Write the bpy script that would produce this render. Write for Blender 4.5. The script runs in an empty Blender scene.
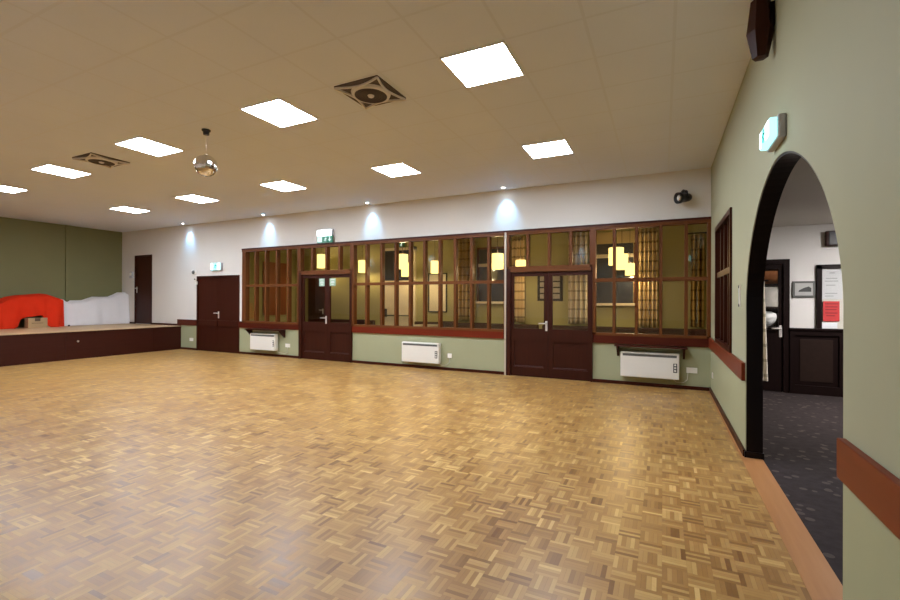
import bpy, bmesh, math, random
from mathutils import Vector, Matrix
random.seed(7)
C = bpy.context.scene.collection
sc = bpy.context.scene
PI = math.pi

# ------------------------------------------------------------------ materials
def new_mat(name):
    m = bpy.data.materials.new(name); m.use_nodes = True
    nt = m.node_tree
    for n in list(nt.nodes): nt.nodes.remove(n)
    return m, nt
def nd(nt, t, **kw):
    n = nt.nodes.new(t)
    for k, v in kw.items(): setattr(n, k, v)
    return n
def math_node(nt, op, a, b=None, c=None):
    n = nd(nt, 'ShaderNodeMath', operation=op)
    for i, v in enumerate((a, b, c)):
        if v is None: continue
        if isinstance(v, (int, float)): n.inputs[i].default_value = v
        else: nt.links.new(v, n.inputs[i])
    return n.outputs[0]
def mixc(nt, fac, a, b):
    n = nd(nt, 'ShaderNodeMix', data_type='RGBA')
    for s, v in ((n.inputs[0], fac), (n.inputs[6], a), (n.inputs[7], b)):
        if isinstance(v, (int, float)): s.default_value = v
        elif isinstance(v, tuple): s.default_value = (*v, 1)
        else: nt.links.new(v, s)
    return n.outputs[2]
def coords(nt):
    t = nd(nt, 'ShaderNodeNewGeometry'); return t.outputs['Position']
def pbr(nt, col, rough=.5, metal=0., spec=.5):
    b = nd(nt, 'ShaderNodeBsdfPrincipled'); o = nd(nt, 'ShaderNodeOutputMaterial')
    nt.links.new(b.outputs[0], o.inputs[0])
    if isinstance(col, tuple): b.inputs['Base Color'].default_value = (*col, 1)
    else: nt.links.new(col, b.inputs['Base Color'])
    if isinstance(rough, (int, float)): b.inputs['Roughness'].default_value = rough
    else: nt.links.new(rough, b.inputs['Roughness'])
    b.inputs['Metallic'].default_value = metal
    b.inputs['Specular IOR Level'].default_value = spec
    return b
def bump(nt, b, h, strength=.1, dist=.01):
    n = nd(nt, 'ShaderNodeBump'); n.inputs['Strength'].default_value = strength; n.inputs['Distance'].default_value = dist
    nt.links.new(h, n.inputs['Height']); nt.links.new(n.outputs[0], b.inputs['Normal'])
def noise(nt, vec, scale, detail=3):
    n = nd(nt, 'ShaderNodeTexNoise'); n.inputs['Scale'].default_value = scale; n.inputs['Detail'].default_value = detail
    nt.links.new(vec, n.inputs['Vector']); return n.outputs['Fac']
def scaled(nt, vec, s):
    n = nd(nt, 'ShaderNodeVectorMath', operation='MULTIPLY'); nt.links.new(vec, n.inputs[0]); n.inputs[1].default_value = s
    return n.outputs[0]
def plain(name, col, rough=.5, metal=0., spec=.5, var=.08, scale=6, bmp=0.):
    m, nt = new_mat(name); v = coords(nt); f = noise(nt, v, scale)
    c = mixc(nt, f, tuple(x*(1-var) for x in col), tuple(min(1, x*(1+var)) for x in col))
    b = pbr(nt, c, rough, metal, spec)
    if bmp: bump(nt, b, noise(nt, v, scale*12), bmp, .004)
    return m
def wood(name, dark, light, rough=.4, axis='z', spec=.4):
    m, nt = new_mat(name); v = coords(nt)
    s = {'z': (26, 26, 1.6), 'x': (1.6, 26, 26), 'y': (26, 1.6, 26)}[axis]
    f = noise(nt, scaled(nt, v, s), 1.0, 5)
    pbr(nt, mixc(nt, f, dark, light), rough, 0, spec)
    return m
def emit(name, col, strength):
    m, nt = new_mat(name); e = nd(nt, 'ShaderNodeEmission'); o = nd(nt, 'ShaderNodeOutputMaterial')
    e.inputs[0].default_value = (*col, 1); e.inputs[1].default_value = strength
    nt.links.new(e.outputs[0], o.inputs[0]); return m
def glass(name, tint):
    m, nt = new_mat(name)
    g = nd(nt, 'ShaderNodeNewGeometry'); ior = math_node(nt, 'MULTIPLY_ADD', g.outputs['Backfacing'], 1/1.5-1.5, 1.5)
    fr = nd(nt, 'ShaderNodeFresnel'); nt.links.new(ior, fr.inputs[0])
    t = nd(nt, 'ShaderNodeBsdfTransparent'); t.inputs[0].default_value = (*tint, 1)
    gl = nd(nt, 'ShaderNodeBsdfGlossy'); gl.inputs['Roughness'].default_value = .015
    mx = nd(nt, 'ShaderNodeMixShader'); o = nd(nt, 'ShaderNodeOutputMaterial')
    nt.links.new(fr.outputs[0], mx.inputs[0]); nt.links.new(t.outputs[0], mx.inputs[1]); nt.links.new(gl.outputs[0], mx.inputs[2])
    nt.links.new(mx.outputs[0], o.inputs[0]); return m

def parquet():
    m, nt = new_mat('mosaic_parquet'); v = coords(nt)
    sx = nd(nt, 'ShaderNodeSeparateXYZ'); nt.links.new(v, sx.inputs[0])
    S = .116
    X = math_node(nt, 'DIVIDE', sx.outputs[0], S); Y = math_node(nt, 'DIVIDE', sx.outputs[1], S)
    cx = math_node(nt, 'FLOOR', X); cy = math_node(nt, 'FLOOR', Y)
    fx = math_node(nt, 'SUBTRACT', X, cx); fy = math_node(nt, 'SUBTRACT', Y, cy)
    par = math_node(nt, 'FLOORED_MODULO', math_node(nt, 'ADD', cx, cy), 2.0)
    inv = math_node(nt, 'SUBTRACT', 1.0, par)
    f = math_node(nt, 'ADD', math_node(nt, 'MULTIPLY', fx, par), math_node(nt, 'MULTIPLY', fy, inv))
    f5 = math_node(nt, 'MULTIPLY', f, 5.0); idx = math_node(nt, 'FLOOR', f5)
    cmb = nd(nt, 'ShaderNodeCombineXYZ')
    nt.links.new(cx, cmb.inputs[0]); nt.links.new(cy, cmb.inputs[1]); nt.links.new(idx, cmb.inputs[2])
    wn = nd(nt, 'ShaderNodeTexWhiteNoise', noise_dimensions='3D'); nt.links.new(cmb.outputs[0], wn.inputs['Vector'])
    cm2 = nd(nt, 'ShaderNodeCombineXYZ'); nt.links.new(cx, cm2.inputs[0]); nt.links.new(cy, cm2.inputs[1])
    wb = nd(nt, 'ShaderNodeTexWhiteNoise', noise_dimensions='2D'); nt.links.new(cm2.outputs[0], wb.inputs['Vector'])
    big = noise(nt, v, .7, 2)
    val = math_node(nt, 'ADD', math_node(nt, 'MULTIPLY', wn.outputs['Value'], .55), math_node(nt, 'MULTIPLY', wb.outputs['Value'], .25))
    val = math_node(nt, 'ADD', val, math_node(nt, 'MULTIPLY', big, .2))
    r = nd(nt, 'ShaderNodeValToRGB'); nt.links.new(val, r.inputs[0])
    e = r.color_ramp.elements
    e[0].position = .08; e[0].color = (.15, .062, .018, 1)
    e[1].position = .95; e[1].color = (.74, .49, .185, 1)
    for p_, c_ in ((.3, (.32, .165, .048, 1)), (.55, (.415, .228, .068, 1)), (.76, (.52, .325, .106, 1))):
        q = e.new(p_); q.color = c_
    fr = math_node(nt, 'SUBTRACT', f5, idx)
    edge = math_node(nt, 'LESS_THAN', math_node(nt, 'MINIMUM', fr, math_node(nt, 'SUBTRACT', 1.0, fr)), .05)
    grain = noise(nt, scaled(nt, v, (60, 60, 60)), 1.0, 3)
    c = mixc(nt, math_node(nt, 'MULTIPLY', edge, .35), r.outputs[0], (.16, .075, .025))
    c = mixc(nt, math_node(nt, 'MULTIPLY', grain, .25), c, (.30, .15, .05))
    ro = math_node(nt, 'ADD', math_node(nt, 'MULTIPLY', wn.outputs['Value'], .12), .30)
    b = pbr(nt, c, ro, 0, .45)
    return m

def ceiling_tiles(name, col, x0, y0, dx, dy):
    m, nt = new_mat(name); v = coords(nt)
    sx = nd(nt, 'ShaderNodeSeparateXYZ'); nt.links.new(v, sx.inputs[0])
    def seam(o, a, d):
        t = math_node(nt, 'DIVIDE', math_node(nt, 'SUBTRACT', o, a), d)
        t = math_node(nt, 'SUBTRACT', t, math_node(nt, 'FLOOR', t))
        t = math_node(nt, 'MINIMUM', t, math_node(nt, 'SUBTRACT', 1.0, t))
        return math_node(nt, 'LESS_THAN', t, .02)
    s = math_node(nt, 'MAXIMUM', seam(sx.outputs[0], x0, dx), seam(sx.outputs[1], y0, dy))
    f = noise(nt, v, 1.3); fine = noise(nt, v, 90)
    c = mixc(nt, f, tuple(x*.94 for x in col), col)
    c = mixc(nt, math_node(nt, 'MULTIPLY', fine, .18), c, tuple(x*.8 for x in col))
    c = mixc(nt, math_node(nt, 'MULTIPLY', s, .55), c, tuple(x*.80 for x in col))
    ro = math_node(nt, 'SUBTRACT', .9, math_node(nt, 'MULTIPLY', s, .62))
    b = pbr(nt, c, ro, 0, .5); return m

def tartan(name, base, stripe, sx_=.30, sz_=.23):
    m, nt = new_mat(name); v = coords(nt)
    s = nd(nt, 'ShaderNodeSeparateXYZ'); nt.links.new(v, s.inputs[0])
    def band(o, d, w):
        t = math_node(nt, 'DIVIDE', o, d); t = math_node(nt, 'SUBTRACT', t, math_node(nt, 'FLOOR', t))
        return math_node(nt, 'LESS_THAN', t, w)
    a = math_node(nt, 'MULTIPLY', band(s.outputs[0], sx_*.5, .22), .32)
    b_ = math_node(nt, 'MULTIPLY', band(s.outputs[2], sz_, .2), .6)
    f = math_node(nt, 'MINIMUM', math_node(nt, 'ADD', a, b_), 1.0)
    pbr(nt, mixc(nt, f, base, stripe), .9, 0, .1); return m

def carpet(name, a, b_, fleck):
    m, nt = new_mat(name); v = coords(nt)
    vo = nd(nt, 'ShaderNodeTexVoronoi'); vo.inputs['Scale'].default_value = 9; nt.links.new(v, vo.inputs['Vector'])
    n1 = noise(nt, v, 14, 4)
    c = mixc(nt, n1, a, b_)
    fl = math_node(nt, 'LESS_THAN', vo.outputs['Distance'], .24)
    c = mixc(nt, math_node(nt, 'MULTIPLY', fl, .55), c, fleck)
    bb = pbr(nt, c, .95, 0, .1); bump(nt, bb, noise(nt, v, 300), .3, .004); return m

M = {}
M['cream'] = plain('cream_paint', (.70, .67, .63), .75, var=.03, scale=2, spec=.2)
M['cream_front'] = plain('cream_paint_plain', (.70, .67, .63), .75, var=.03, scale=2, spec=.2)
M['sage'] = plain('sage_paint', (.375, .38, .26), .65, var=.04, scale=2, spec=.25)
M['sage_low'] = plain('sage_paint_low', (.36, .37, .23), .6, var=.04, scale=2, spec=.25)
M['green_end'] = plain('olive_green_paint', (.215, .21, .105), .8, var=.05, scale=2, spec=.2)
M['white_wall'] = plain('white_paint', (.78, .76, .74), .75, var=.03, scale=2, spec=.2)
M['olive'] = plain('olive_paint', (.40, .37, .17), .8, var=.05, scale=2, spec=.15)
M['ceil'] = ceiling_tiles('ceiling_tiles', (.75, .80, .92), -1.125, 3.335, .60, .583)
M['ceil_bar'] = plain('bar_ceiling_paint', (.62, .58, .55), .8, var=.03)
M['floor'] = parquet()
M['thresh'] = wood('threshold_oak', (.36, .15, .05), (.50, .24, .09), .4, 'y')
M['carpet'] = carpet('patterned_carpet', (.020, .015, .015), (.058, .046, .046), (.12, .092, .085))
M['carpet_l'] = carpet('lounge_carpet', (.05, .02, .018), (.10, .05, .04), (.16, .09, .06))
M['mahog'] = wood('dark_mahogany', (.026, .0055, .003), (.050, .011, .005), .42, 'z', .18)
M['mahog_x'] = wood('dark_mahogany_rail', (.036, .007, .0035), (.062, .013, .006), .42, 'x', .18)
M['dado'] = wood('red_mahogany', (.115, .012, .0045), (.18, .022, .007), .4, 'x', .18)
M['dado_y'] = wood('red_mahogany_side', (.13, .020, .007), (.20, .036, .011), .4, 'y', .18)
M['mull'] = wood('warm_brown_wood', (.095, .029, .008), (.165, .056, .015), .42, 'z', .18)
M['mull_x'] = wood('warm_brown_rail', (.095, .029, .008), (.165, .056, .015), .42, 'x', .18)
M['barpanel'] = plain('dark_textured_panel', (.020, .010, .007), .6, var=.25, scale=20, spec=.15)
M['dado_dk'] = wood('deep_mahogany_rail', (.058, .008, .004), (.095, .015, .006), .4, 'x', .18)
M['stage'] = wood('stage_panel', (.030, .006, .003), (.048, .010, .005), .45, 'y', .18)
M['stage_top'] = wood('stage_boards', (.46, .30, .16), (.58, .40, .23), .45, 'y')
M['black'] = plain('black_gloss_paint', (.007, .005, .006), .4, var=.1, spec=.2)
M['dkbrown'] = wood('near_black_wood', (.007, .003, .003), (.013, .006, .005), .45, 'z', .12)
M['glass'] = glass('bronze_glass', (.97, .93, .84))
M['glass_clear'] = glass('clear_glass', (.96, .96, .95))
M['night'] = plain('dark_window_glass', (.03, .035, .048), .06, spec=.6)
M['white'] = plain('white_enamel', (.80, .78, .72), .4, var=.02)
M['white_pl'] = plain('white_plastic', (.82, .80, .74), .35, var=.02)
M['grille'] = plain('grey_grille', (.11, .11, .105), .5)
M['steel'] = plain('brushed_steel', (.75, .73, .70), .3, metal=1.)
M['handle'] = plain('satin_handle_metal', (.74, .70, .66), .35, metal=.35)
M['chrome'] = plain('pale_aluminium', (.50, .43, .34), .4, metal=.2)
M['mirror'] = plain('mirror_tiles', (.93, .94, .97), .10, metal=1.)
M['dkplastic'] = plain('black_plastic', (.012, .012, .014), .4)
M['fan_dark'] = plain('dark_fan_mesh', (.085, .062, .055), .7)
M['fan_light'] = plain('fan_frame_plastic', (.72, .68, .64), .5)
M['panel'] = emit('lit_panel', (.87, .95, 1.06), 26)
M['spot_e'] = emit('spot_lens', (.75, .88, 1.0), 40)
M['shade'] = emit('lit_cream_shade', (1.0, .74, .26), 1.15)
M['sign_e'] = emit('lit_sign_face', (.30, .95, .95), 1.0)
M['sign_w'] = emit('lit_white_face', (.80, .93, 1.0), 2.6)
M['sign_w2'] = emit('lit_white_mark', (.75, 1.0, .95), .5)
M['sign_g'] = plain('sign_green', (.015, .17, .10), .4)
M['sign_gl'] = emit('lit_sign_green', (.01, .32, .22), .35)
M['sign_grey'] = plain('grey_sign_case', (.48, .49, .54), .4)
M['sticker'] = plain('pale_green_notice', (.34, .52, .40), .5)
M['paper'] = plain('white_paper', (.80, .82, .86), .7, var=.02)
M['ink'] = plain('faint_print', (.45, .47, .50), .7)
M['redpaper'] = plain('red_paper', (.55, .035, .035), .6)
M['redink'] = plain('dark_red_print', (.24, .01, .015), .6)
M['red'] = plain('red_cloth', (.72, .035, .010), .85, var=.12, scale=3, spec=.1)
M['sheet'] = plain('white_sheet', (.86, .85, .87), .9, var=.04, scale=3, spec=.1)
M['card'] = plain('cardboard', (.46, .31, .16), .85, var=.06)
M['tape'] = plain('brown_tape', (.10, .055, .025), .5)
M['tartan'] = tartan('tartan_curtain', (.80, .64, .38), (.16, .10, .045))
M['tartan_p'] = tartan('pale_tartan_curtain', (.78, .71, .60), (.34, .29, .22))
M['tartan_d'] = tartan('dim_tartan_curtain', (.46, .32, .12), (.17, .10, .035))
M['blind'] = plain('buff_blind', (.50, .38, .18), .8)
M['cream_door'] = plain('cream_door_paint', (.78, .70, .54), .5)
M['board'] = plain('pale_board', (.78, .72, .56), .6)
M['seat'] = plain('dark_red_upholstery', (.040, .010, .008), .8)
M['tabletop'] = plain('grey_laminate', (.30, .25, .20), .3)
M['photo'] = plain('photo_print', (.30, .27, .22), .5, var=.5, scale=9)
M['photo_d'] = plain('dark_print', (.05, .05, .05), .5, var=.5, scale=9)
M['photo_l'] = plain('light_print', (.45, .45, .44), .5, var=.1)
M['bar_lamp'] = emit('lit_round_diffuser', (1.0, .95, .93), 165)
M['store_e'] = emit('store_fill_glow', (1.0, .93, .86), 45)  # glow for the added fill bulb in the store
M['bench_wood'] = wood('reddish_brown_board', (.22, .060, .018), (.34, .10, .030), .4)
M['orange'] = plain('orange_box_card', (.42, .15, .05), .7)
M['greyitem'] = plain('grey_carton', (.25, .24, .23), .7, var=.3, scale=14)
M['cable'] = plain('white_cable', (.6, .58, .5), .5)

# ------------------------------------------------------------------ mesh builder (world coordinates, re-based on build)
class MB:
    def __init__(s): s.bm = bmesh.new()
    def _add(s, verts, faces, mi=0, smooth=False):
        vs = [s.bm.verts.new(v) for v in verts]
        for f in faces:
            try:
                fc = s.bm.faces.new([vs[i] for i in f]); fc.material_index = mi; fc.smooth = smooth
            except ValueError: pass
        return vs
    def box(s, a, b, mi=0, bev=0.):
        x0, x1 = sorted((a[0], b[0])); y0, y1 = sorted((a[1], b[1])); z0, z1 = sorted((a[2], b[2]))
        vs = s._add([(x0,y0,z0),(x1,y0,z0),(x1,y1,z0),(x0,y1,z0),(x0,y0,z1),(x1,y0,z1),(x1,y1,z1),(x0,y1,z1)],
               [(0,3,2,1),(4,5,6,7),(0,1,5,4),(1,2,6,5),(2,3,7,6),(3,0,4,7)], mi)
        if bev:
            ed = list({e for v in vs for e in v.link_edges})
            r = bmesh.ops.bevel(s.bm, geom=ed, offset=bev, segments=2, profile=.5, affect='EDGES')
            for f in r['faces']: f.material_index = mi
        return s
    def prism(s, poly, vec, mi=0, smooth=False):
        n = len(poly); vec = Vector(vec)
        v = [Vector(p) for p in poly] + [Vector(p)+vec for p in poly]
        f = [tuple(range(n))[::-1], tuple(range(n, 2*n))]
        s._add(v, f + [(i, (i+1) % n, n+(i+1) % n, n+i) for i in range(n)], mi, smooth)
        return s
    def strip(s, inner, outer, vec, mi=0):
        """ribbon between two open outlines, extruded along vec"""
        n = len(inner); vec = Vector(vec)
        v = [Vector(p) for p in inner]+[Vector(p) for p in outer]
        v = v+[p+vec for p in v]; N = 2*n; f = []
        for i in range(n-1):
            f += [(i, i+1, n+i+1, n+i), (N+i, N+n+i, N+n+i+1, N+i+1), (i, N+i, N+i+1, i+1), (n+i, n+i+1, N+n+i+1, N+n+i)]
        f += [(0, n, N+n, N), (n-1, N+n-1, N+2*n-1, 2*n-1)]
        s._add(v, f, mi); return s
    def tube(s, pts, r, seg=8, mi=0, cap=True):
        pts = [Vector(p) for p in pts]; rings = []
        for i, p in enumerate(pts):
            t = (pts[min(i+1, len(pts)-1)]-pts[max(i-1, 0)]).normalized()
            a = t.orthogonal().normalized() if i == 0 else (rings_a - t*rings_a.dot(t)).normalized()
            rings_a = a; b = t.cross(a); rr = r[i] if isinstance(r, (list, tuple)) else r
            rings.append([p+a*math.cos(2*PI*k/seg)*rr+b*math.sin(2*PI*k/seg)*rr for k in range(seg)])
        v = [q for R in rings for q in R]; f = []
        for i in range(len(pts)-1):
            for k in range(seg):
                f.append((i*seg+k, i*seg+(k+1) % seg, (i+1)*seg+(k+1) % seg, (i+1)*seg+k))
        if cap: f += [tuple(range(seg))[::-1], tuple(range((len(pts)-1)*seg, len(pts)*seg))]
        s._add(v, f, mi, True); return s
    def lathe(s, c, prof, seg=24, mi=0, smooth=True, axis='z'):
        c = Vector(c); v = []; f = []; n = len(prof)
        for k in range(seg):
            a = 2*PI*k/seg
            for r, h in prof:
                o = {'z': (r*math.cos(a), r*math.sin(a), h), 'y': (r*math.cos(a), h, r*math.sin(a)), 'x': (h, r*math.cos(a), r*math.sin(a))}[axis]
                v.append(c+Vector(o))
        for k in range(seg):
            for i in range(n-1):
                f.append((k*n+i, ((k+1) % seg)*n+i, ((k+1) % seg)*n+i+1, k*n+i+1))
        s._add(v, f, mi, smooth)
        bmesh.ops.remove_doubles(s.bm, verts=s.bm.verts, dist=1e-6)
        return s
    def grid(s, rows, mi=0, smooth=True, closed=False):
        n = len(rows[0]); v = [p for r in rows for p in r]; f = []
        for i in range(len(rows)-1):
            for k in range(n if closed else n-1):
                f.append((i*n+k, i*n+(k+1) % n, (i+1)*n+(k+1) % n, (i+1)*n+k))
        s._add(v, f, mi, smooth); return s
    def xform(s, m): bmesh.ops.transform(s.bm, matrix=m, verts=s.bm.verts); return s
    def build(s, name, mats, parent=None, origin=None):
        base = OFF[parent.name] if parent else (Vector(origin) if origin else s._center())
        bmesh.ops.recalc_face_normals(s.bm, faces=s.bm.faces)
        me = bpy.data.meshes.new(name); bmesh.ops.translate(s.bm, verts=s.bm.verts, vec=-base); s.bm.to_mesh(me); s.bm.free()
        for m in (mats if isinstance(mats, (list, tuple)) else [mats]): me.materials.append(M[m])
        o = bpy.data.objects.new(name, me); C.objects.link(o)
        if parent: o.parent = parent
        else: o.location = base
        OFF[o.name] = base
        return o
    def _center(s):
        xs = [v.co for v in s.bm.verts]
        lo = [min(v[i] for v in xs) for i in range(3)]; hi = [max(v[i] for v in xs) for i in range(3)]
        return Vector(((lo[0]+hi[0])/2, (lo[1]+hi[1])/2, lo[2]))
OFF = {}
def tag(o, label, cat, group=None, kind=None):
    o['label'] = label; o['category'] = cat
    if group: o['group'] = group
    if kind: o['kind'] = kind
    return o
def thing(name, label, cat, loc, group=None, kind=None):
    o = bpy.data.objects.new(name, None); o.empty_display_size = .1; C.objects.link(o); o.location = loc
    OFF[o.name] = Vector(loc); return tag(o, label, cat, group, kind)
def copy_tree(o, loc, label, group=None):
    def rec(x, par):
        c = x.copy(); C.objects.link(c)
        if par: c.parent = par
        for ch in list(x.children): rec(ch, c)
        return c
    r = rec(o, None); r.location = loc; r['label'] = label
    if group: r['group'] = group
    OFF[r.name] = Vector(loc)
    return r
def struct(name, mb, mats, label, cat): return tag(mb.build(name, mats), label, cat, kind='structure')

# ------------------------------------------------------------------ dimensions (metres, camera over the origin)
YW, XR, ZC, XE, XS, YN = 7.88, .667, 3.45, -15.03, -12.15, -.5   # glazed wall, arch wall, ceiling, stage end wall, stage front, wall behind camera
XB = .79                                                       # bar side of the arch wall
ZP, ZD0, ZD1 = 2.66, .67, .83                                   # partition top, dado rail
YL, XL0, XL1 = 11.6, -11.6, 1.05                                # lounge
YB, ZB = 8.3, 2.53                                              # bar far wall, ceiling
# ------------------------------------------------------------------ shell
struct('floor', MB().box((XE, YN, -.12), (XR-.04, YW, 0)), 'floor', 'basket-weave oak parquet dance floor of the hall', 'floor')
struct('floor_bar', MB().box((XB, YN, -.12), (5.2, 8.4, -.002)), 'carpet', 'dark patterned carpet seen through the archway', 'carpet')
struct('floor_lounge', MB().box((XL0, YW+.12, -.12), (XL1, YL, 0)), 'carpet_l', 'dark red carpet of the lounge behind the glazed screen', 'carpet')
struct('trim_1', MB().box((XR-.04, YN, -.12), (XB, YW, .003), 0), 'thresh', 'plain orange oak threshold strip under the archway', 'threshold')
struct('ceiling', MB().box((XE-.1, YN-.1, ZC), (XR+.02, YW+.1, ZC+.1)), 'ceil', 'suspended tile ceiling of the hall', 'ceiling')
struct('ceiling_lounge', MB().box((XL0-.1, YW+.1, ZC), (XL1+.1, YL+.1, ZC+.1)), 'olive', 'ceiling of the lounge behind the glazed screen', 'ceiling')
struct('ceiling_bar', MB().box((XB, YN, ZB), (5.2, 8.4, ZB+.1)), 'ceil_bar', 'low grey ceiling of the bar beyond the archway', 'ceiling')

m = MB(); Y0, Y1 = YW, YW+.12
DS = (-14.35, -13.5, .66, 2.70)      # stage door
DP = (-11.47, -9.80, 2.02)           # hall double door
WL, D1, D2 = -9.67, (-7.74, -6.19), (-2.62, -1.08)
m.box((XE-.12, Y0, 0), (DS[0], Y1, ZC+.05)); m.box((DS[0], Y0, DS[3]), (DS[1], Y1, ZC+.05)); m.box((DS[0], Y0, 0), (DS[1], Y1, DS[2]))
m.box((DS[1], Y0, 0), (-12.2, Y1, ZC+.05)); m.box((-12.2, Y0, .75), (DP[0], Y1, ZC+.05)); m.box((-12.2, Y0, 0), (DP[0], Y1, .75), 1)
m.box((DP[0], Y0, DP[2]), (DP[1], Y1, ZC+.05)); m.box((DP[1], Y0, .75), (WL, Y1, ZC+.05)); m.box((DP[1], Y0, 0), (WL, Y1, .75), 1)
m.box((WL, Y0, ZP), (1.15, Y1, ZC+.05))
for a, b in ((WL, D1[0]), (D1[1], D2[0]), (D2[1], XR)): m.box((a, Y0, 0), (b, Y1, .75), 1)
m.box((XR, Y0, 0), (1.15, Y1, ZP), 0)
struct('wall_back', m, ['cream', 'sage_low'], 'long hall wall, cream above and sage green below the dado', 'wall')

# arch wall
A0, A1, ZS, AH, NE = 2.33, 4.685, 1.36, .955, 1.80
AM, AW = (A0+A1)/2, (A1-A0)/2
def arch_pts(off=0., n=40):
    out = [(AM-AW+off, 0.)]
    for i in range(n+1):
        t = PI*i/n; c, s_ = math.cos(t), math.sin(t)
        y = AM-(AW-off)*math.copysign(abs(c)**(2/NE), c); z = ZS+(AH-off)*abs(s_)**(2/NE)
        out.append((y, z))
    return out+[(AM+AW-off, 0.)]
m = MB(); T = XB-XR
WR = (5.56, 7.08, .83, 2.39)
m.box((XR, YN-.12, 0), (XB, A0, .75), 1); m.box((XR, YN-.12, .75), (XB, A0, ZC+.05))
ap = arch_pts()
for (ya, za), (yb, zb) in zip(ap[1:-2], ap[2:-1]):
    m.prism([(XR, ya, za), (XR, yb, zb), (XR, yb, ZC+.05), (XR, ya, ZC+.05)], (T, 0, 0))
m.box((XR, A1, .75), (XB, WR[0], ZC+.05)); m.box((XR, A1, 0), (XB, YW, .75), 1)
m.box((XR, WR[0], WR[3]), (XB, WR[1], ZC+.05)); m.box((XR, WR[0], .75), (XB, WR[1], WR[2])); m.box((XR, WR[1], .75), (XB, YW, ZC+.05))
struct('wall_right', m, ['sage', 'sage_low'], 'sage green wall with the archway into the bar', 'wall')
a_in, a_out = arch_pts(.014), arch_pts(0.)
m = MB().strip([(XR+.005, y, z) for y, z in a_in], [(XR+.005, y, z) for y, z in a_out], (T-.003, 0, 0))
m.box((XR-.012, A1-.03, 0), (XB+.01, A1+.012, .055))
struct('trim_2', m, 'black', 'black painted lining of the archway', 'arch lining')
struct('wall_left', MB().box((XE-.12, YN-.12, 0), (XE, YW, ZC+.05)), 'green_end', 'olive green end wall behind the stage', 'wall')
m = MB().box((XE-.02, 6.44, .65), (XE+.045, 6.54, ZC))
struct('trim_3', m, 'green_end', 'painted vertical pipe boxing on the end wall behind the stage', 'pipe boxing')
m = MB().box((XE-.12, YN-.12, .75), (XB, YN, ZC+.05)).box((XE-.12, YN-.12, 0), (XB, YN, .75), 1)
struct('wall_front', m, ['cream_front', 'sage_low'], 'hall wall opposite the glazed screen', 'wall')
# lounge shell
struct('wall_lounge_back', MB().box((XL0-.12, YL, 0), (XL1+.1, YL+.12, ZC+.05)), 'olive', 'olive back wall of the lounge behind the glazed screen', 'wall')
struct('wall_lounge_left', MB().box((XL0-.12, YW+.12, 0), (XL0, YL, ZC+.05)), 'olive', 'olive end wall of the lounge', 'wall')
struct('wall_lounge_right', MB().box((XL1, YW+.12, 0), (XL1+.1, YL, ZC+.05)), 'olive', 'olive side wall of the lounge beside the bar', 'wall')
# bar shell
BD = (1.19, 1.66, 2.0)
m = MB().box((1.15, YB, BD[2]), (5.3, YB+.1, ZB+.05)).box((BD[1], YB, 0), (5.3, YB+.1, BD[2])).box((1.15, YB, 0), (BD[0], YB+.1, BD[2]))
struct('wall_bar_back', m, 'white_wall', 'white far wall of the bar seen through the archway', 'wall')
m = MB().box((1.15, 9.3, 0), (2.2, 9.4, 2.3)).box((2.2, YB+.1, 0), (2.3, 9.4, 2.3)).box((1.15, YB+.1, 2.2), (2.2, 9.4, 2.3)).box((1.15, YB+.1, -.1), (2.3, 9.4, 0))
struct('wall_bar_store', m, 'dkbrown', 'dark store room behind the glazed bar door', 'wall')
struct('wall_bar_right', MB().box((5.2, YN, 0), (5.3, 8.4, ZB+.05)), 'white_wall', 'white side wall of the bar', 'wall')
struct('wall_bar_front', MB().box((XB, YN-.1, 0), (5.3, YN, ZB+.05)), 'white_wall', 'white end wall of the bar', 'wall')

# skirtings
m = MB()
for a, b in ((XS, DP[0]), (DP[1], D1[0]), (D1[1], D2[0]-.01), (D2[1], XR)): m.box((a, YW-.02, 0), (b, YW, .055))
m.box((DS[1], YW-.02, .65), (XS, YW, .70)); m.box((XE, YW-.02, .65), (DS[0], YW, .70))
struct('baseboard_back', m, 'mahog_x', 'dark brown skirting along the glazed wall', 'skirting')
m = MB().box((XR-.02, A1-.005, 0), (XR, YW-.02, .06)).box((XR-.02, YN, 0), (XR, A0, .06))
struct('baseboard_right', m, 'mahog_x', 'dark brown skirting along the archway wall', 'skirting')
# dado rails
m = MB()
for a, b, k in ((-12.29, DP[0], 1), (DP[1], D1[0], 1), (D1[1], D2[0]-.05, 0), (D2[1], XR, 1)):
    m.box((a, YW-.03, ZD0), (b, YW, ZD1), k, .004)
struct('trim_4', m, ['dado', 'dado_dk'], 'red mahogany dado rail below the glazed screen', 'dado rail')
m = MB().box((XR-.03, A1+.02, ZD0), (XR, YW-.03, ZD1), 0, .004)
struct('trim_5', m, 'dado_y', 'red mahogany dado rail between the corner and the archway', 'dado rail')
m = MB().box((XR-.03, YN, ZD0), (XR, A0-.03, ZD1), 0, .004)
struct('trim_6', m, 'dado_y', 'red mahogany dado rail on the camera side of the archway', 'dado rail')
struct('trim_7', MB().box((-2.652, YW-.05, 0), (-2.618, YW, 2.66)), 'chrome', 'pale vertical cable trunking beside the second glazed door', 'trunking')

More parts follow.
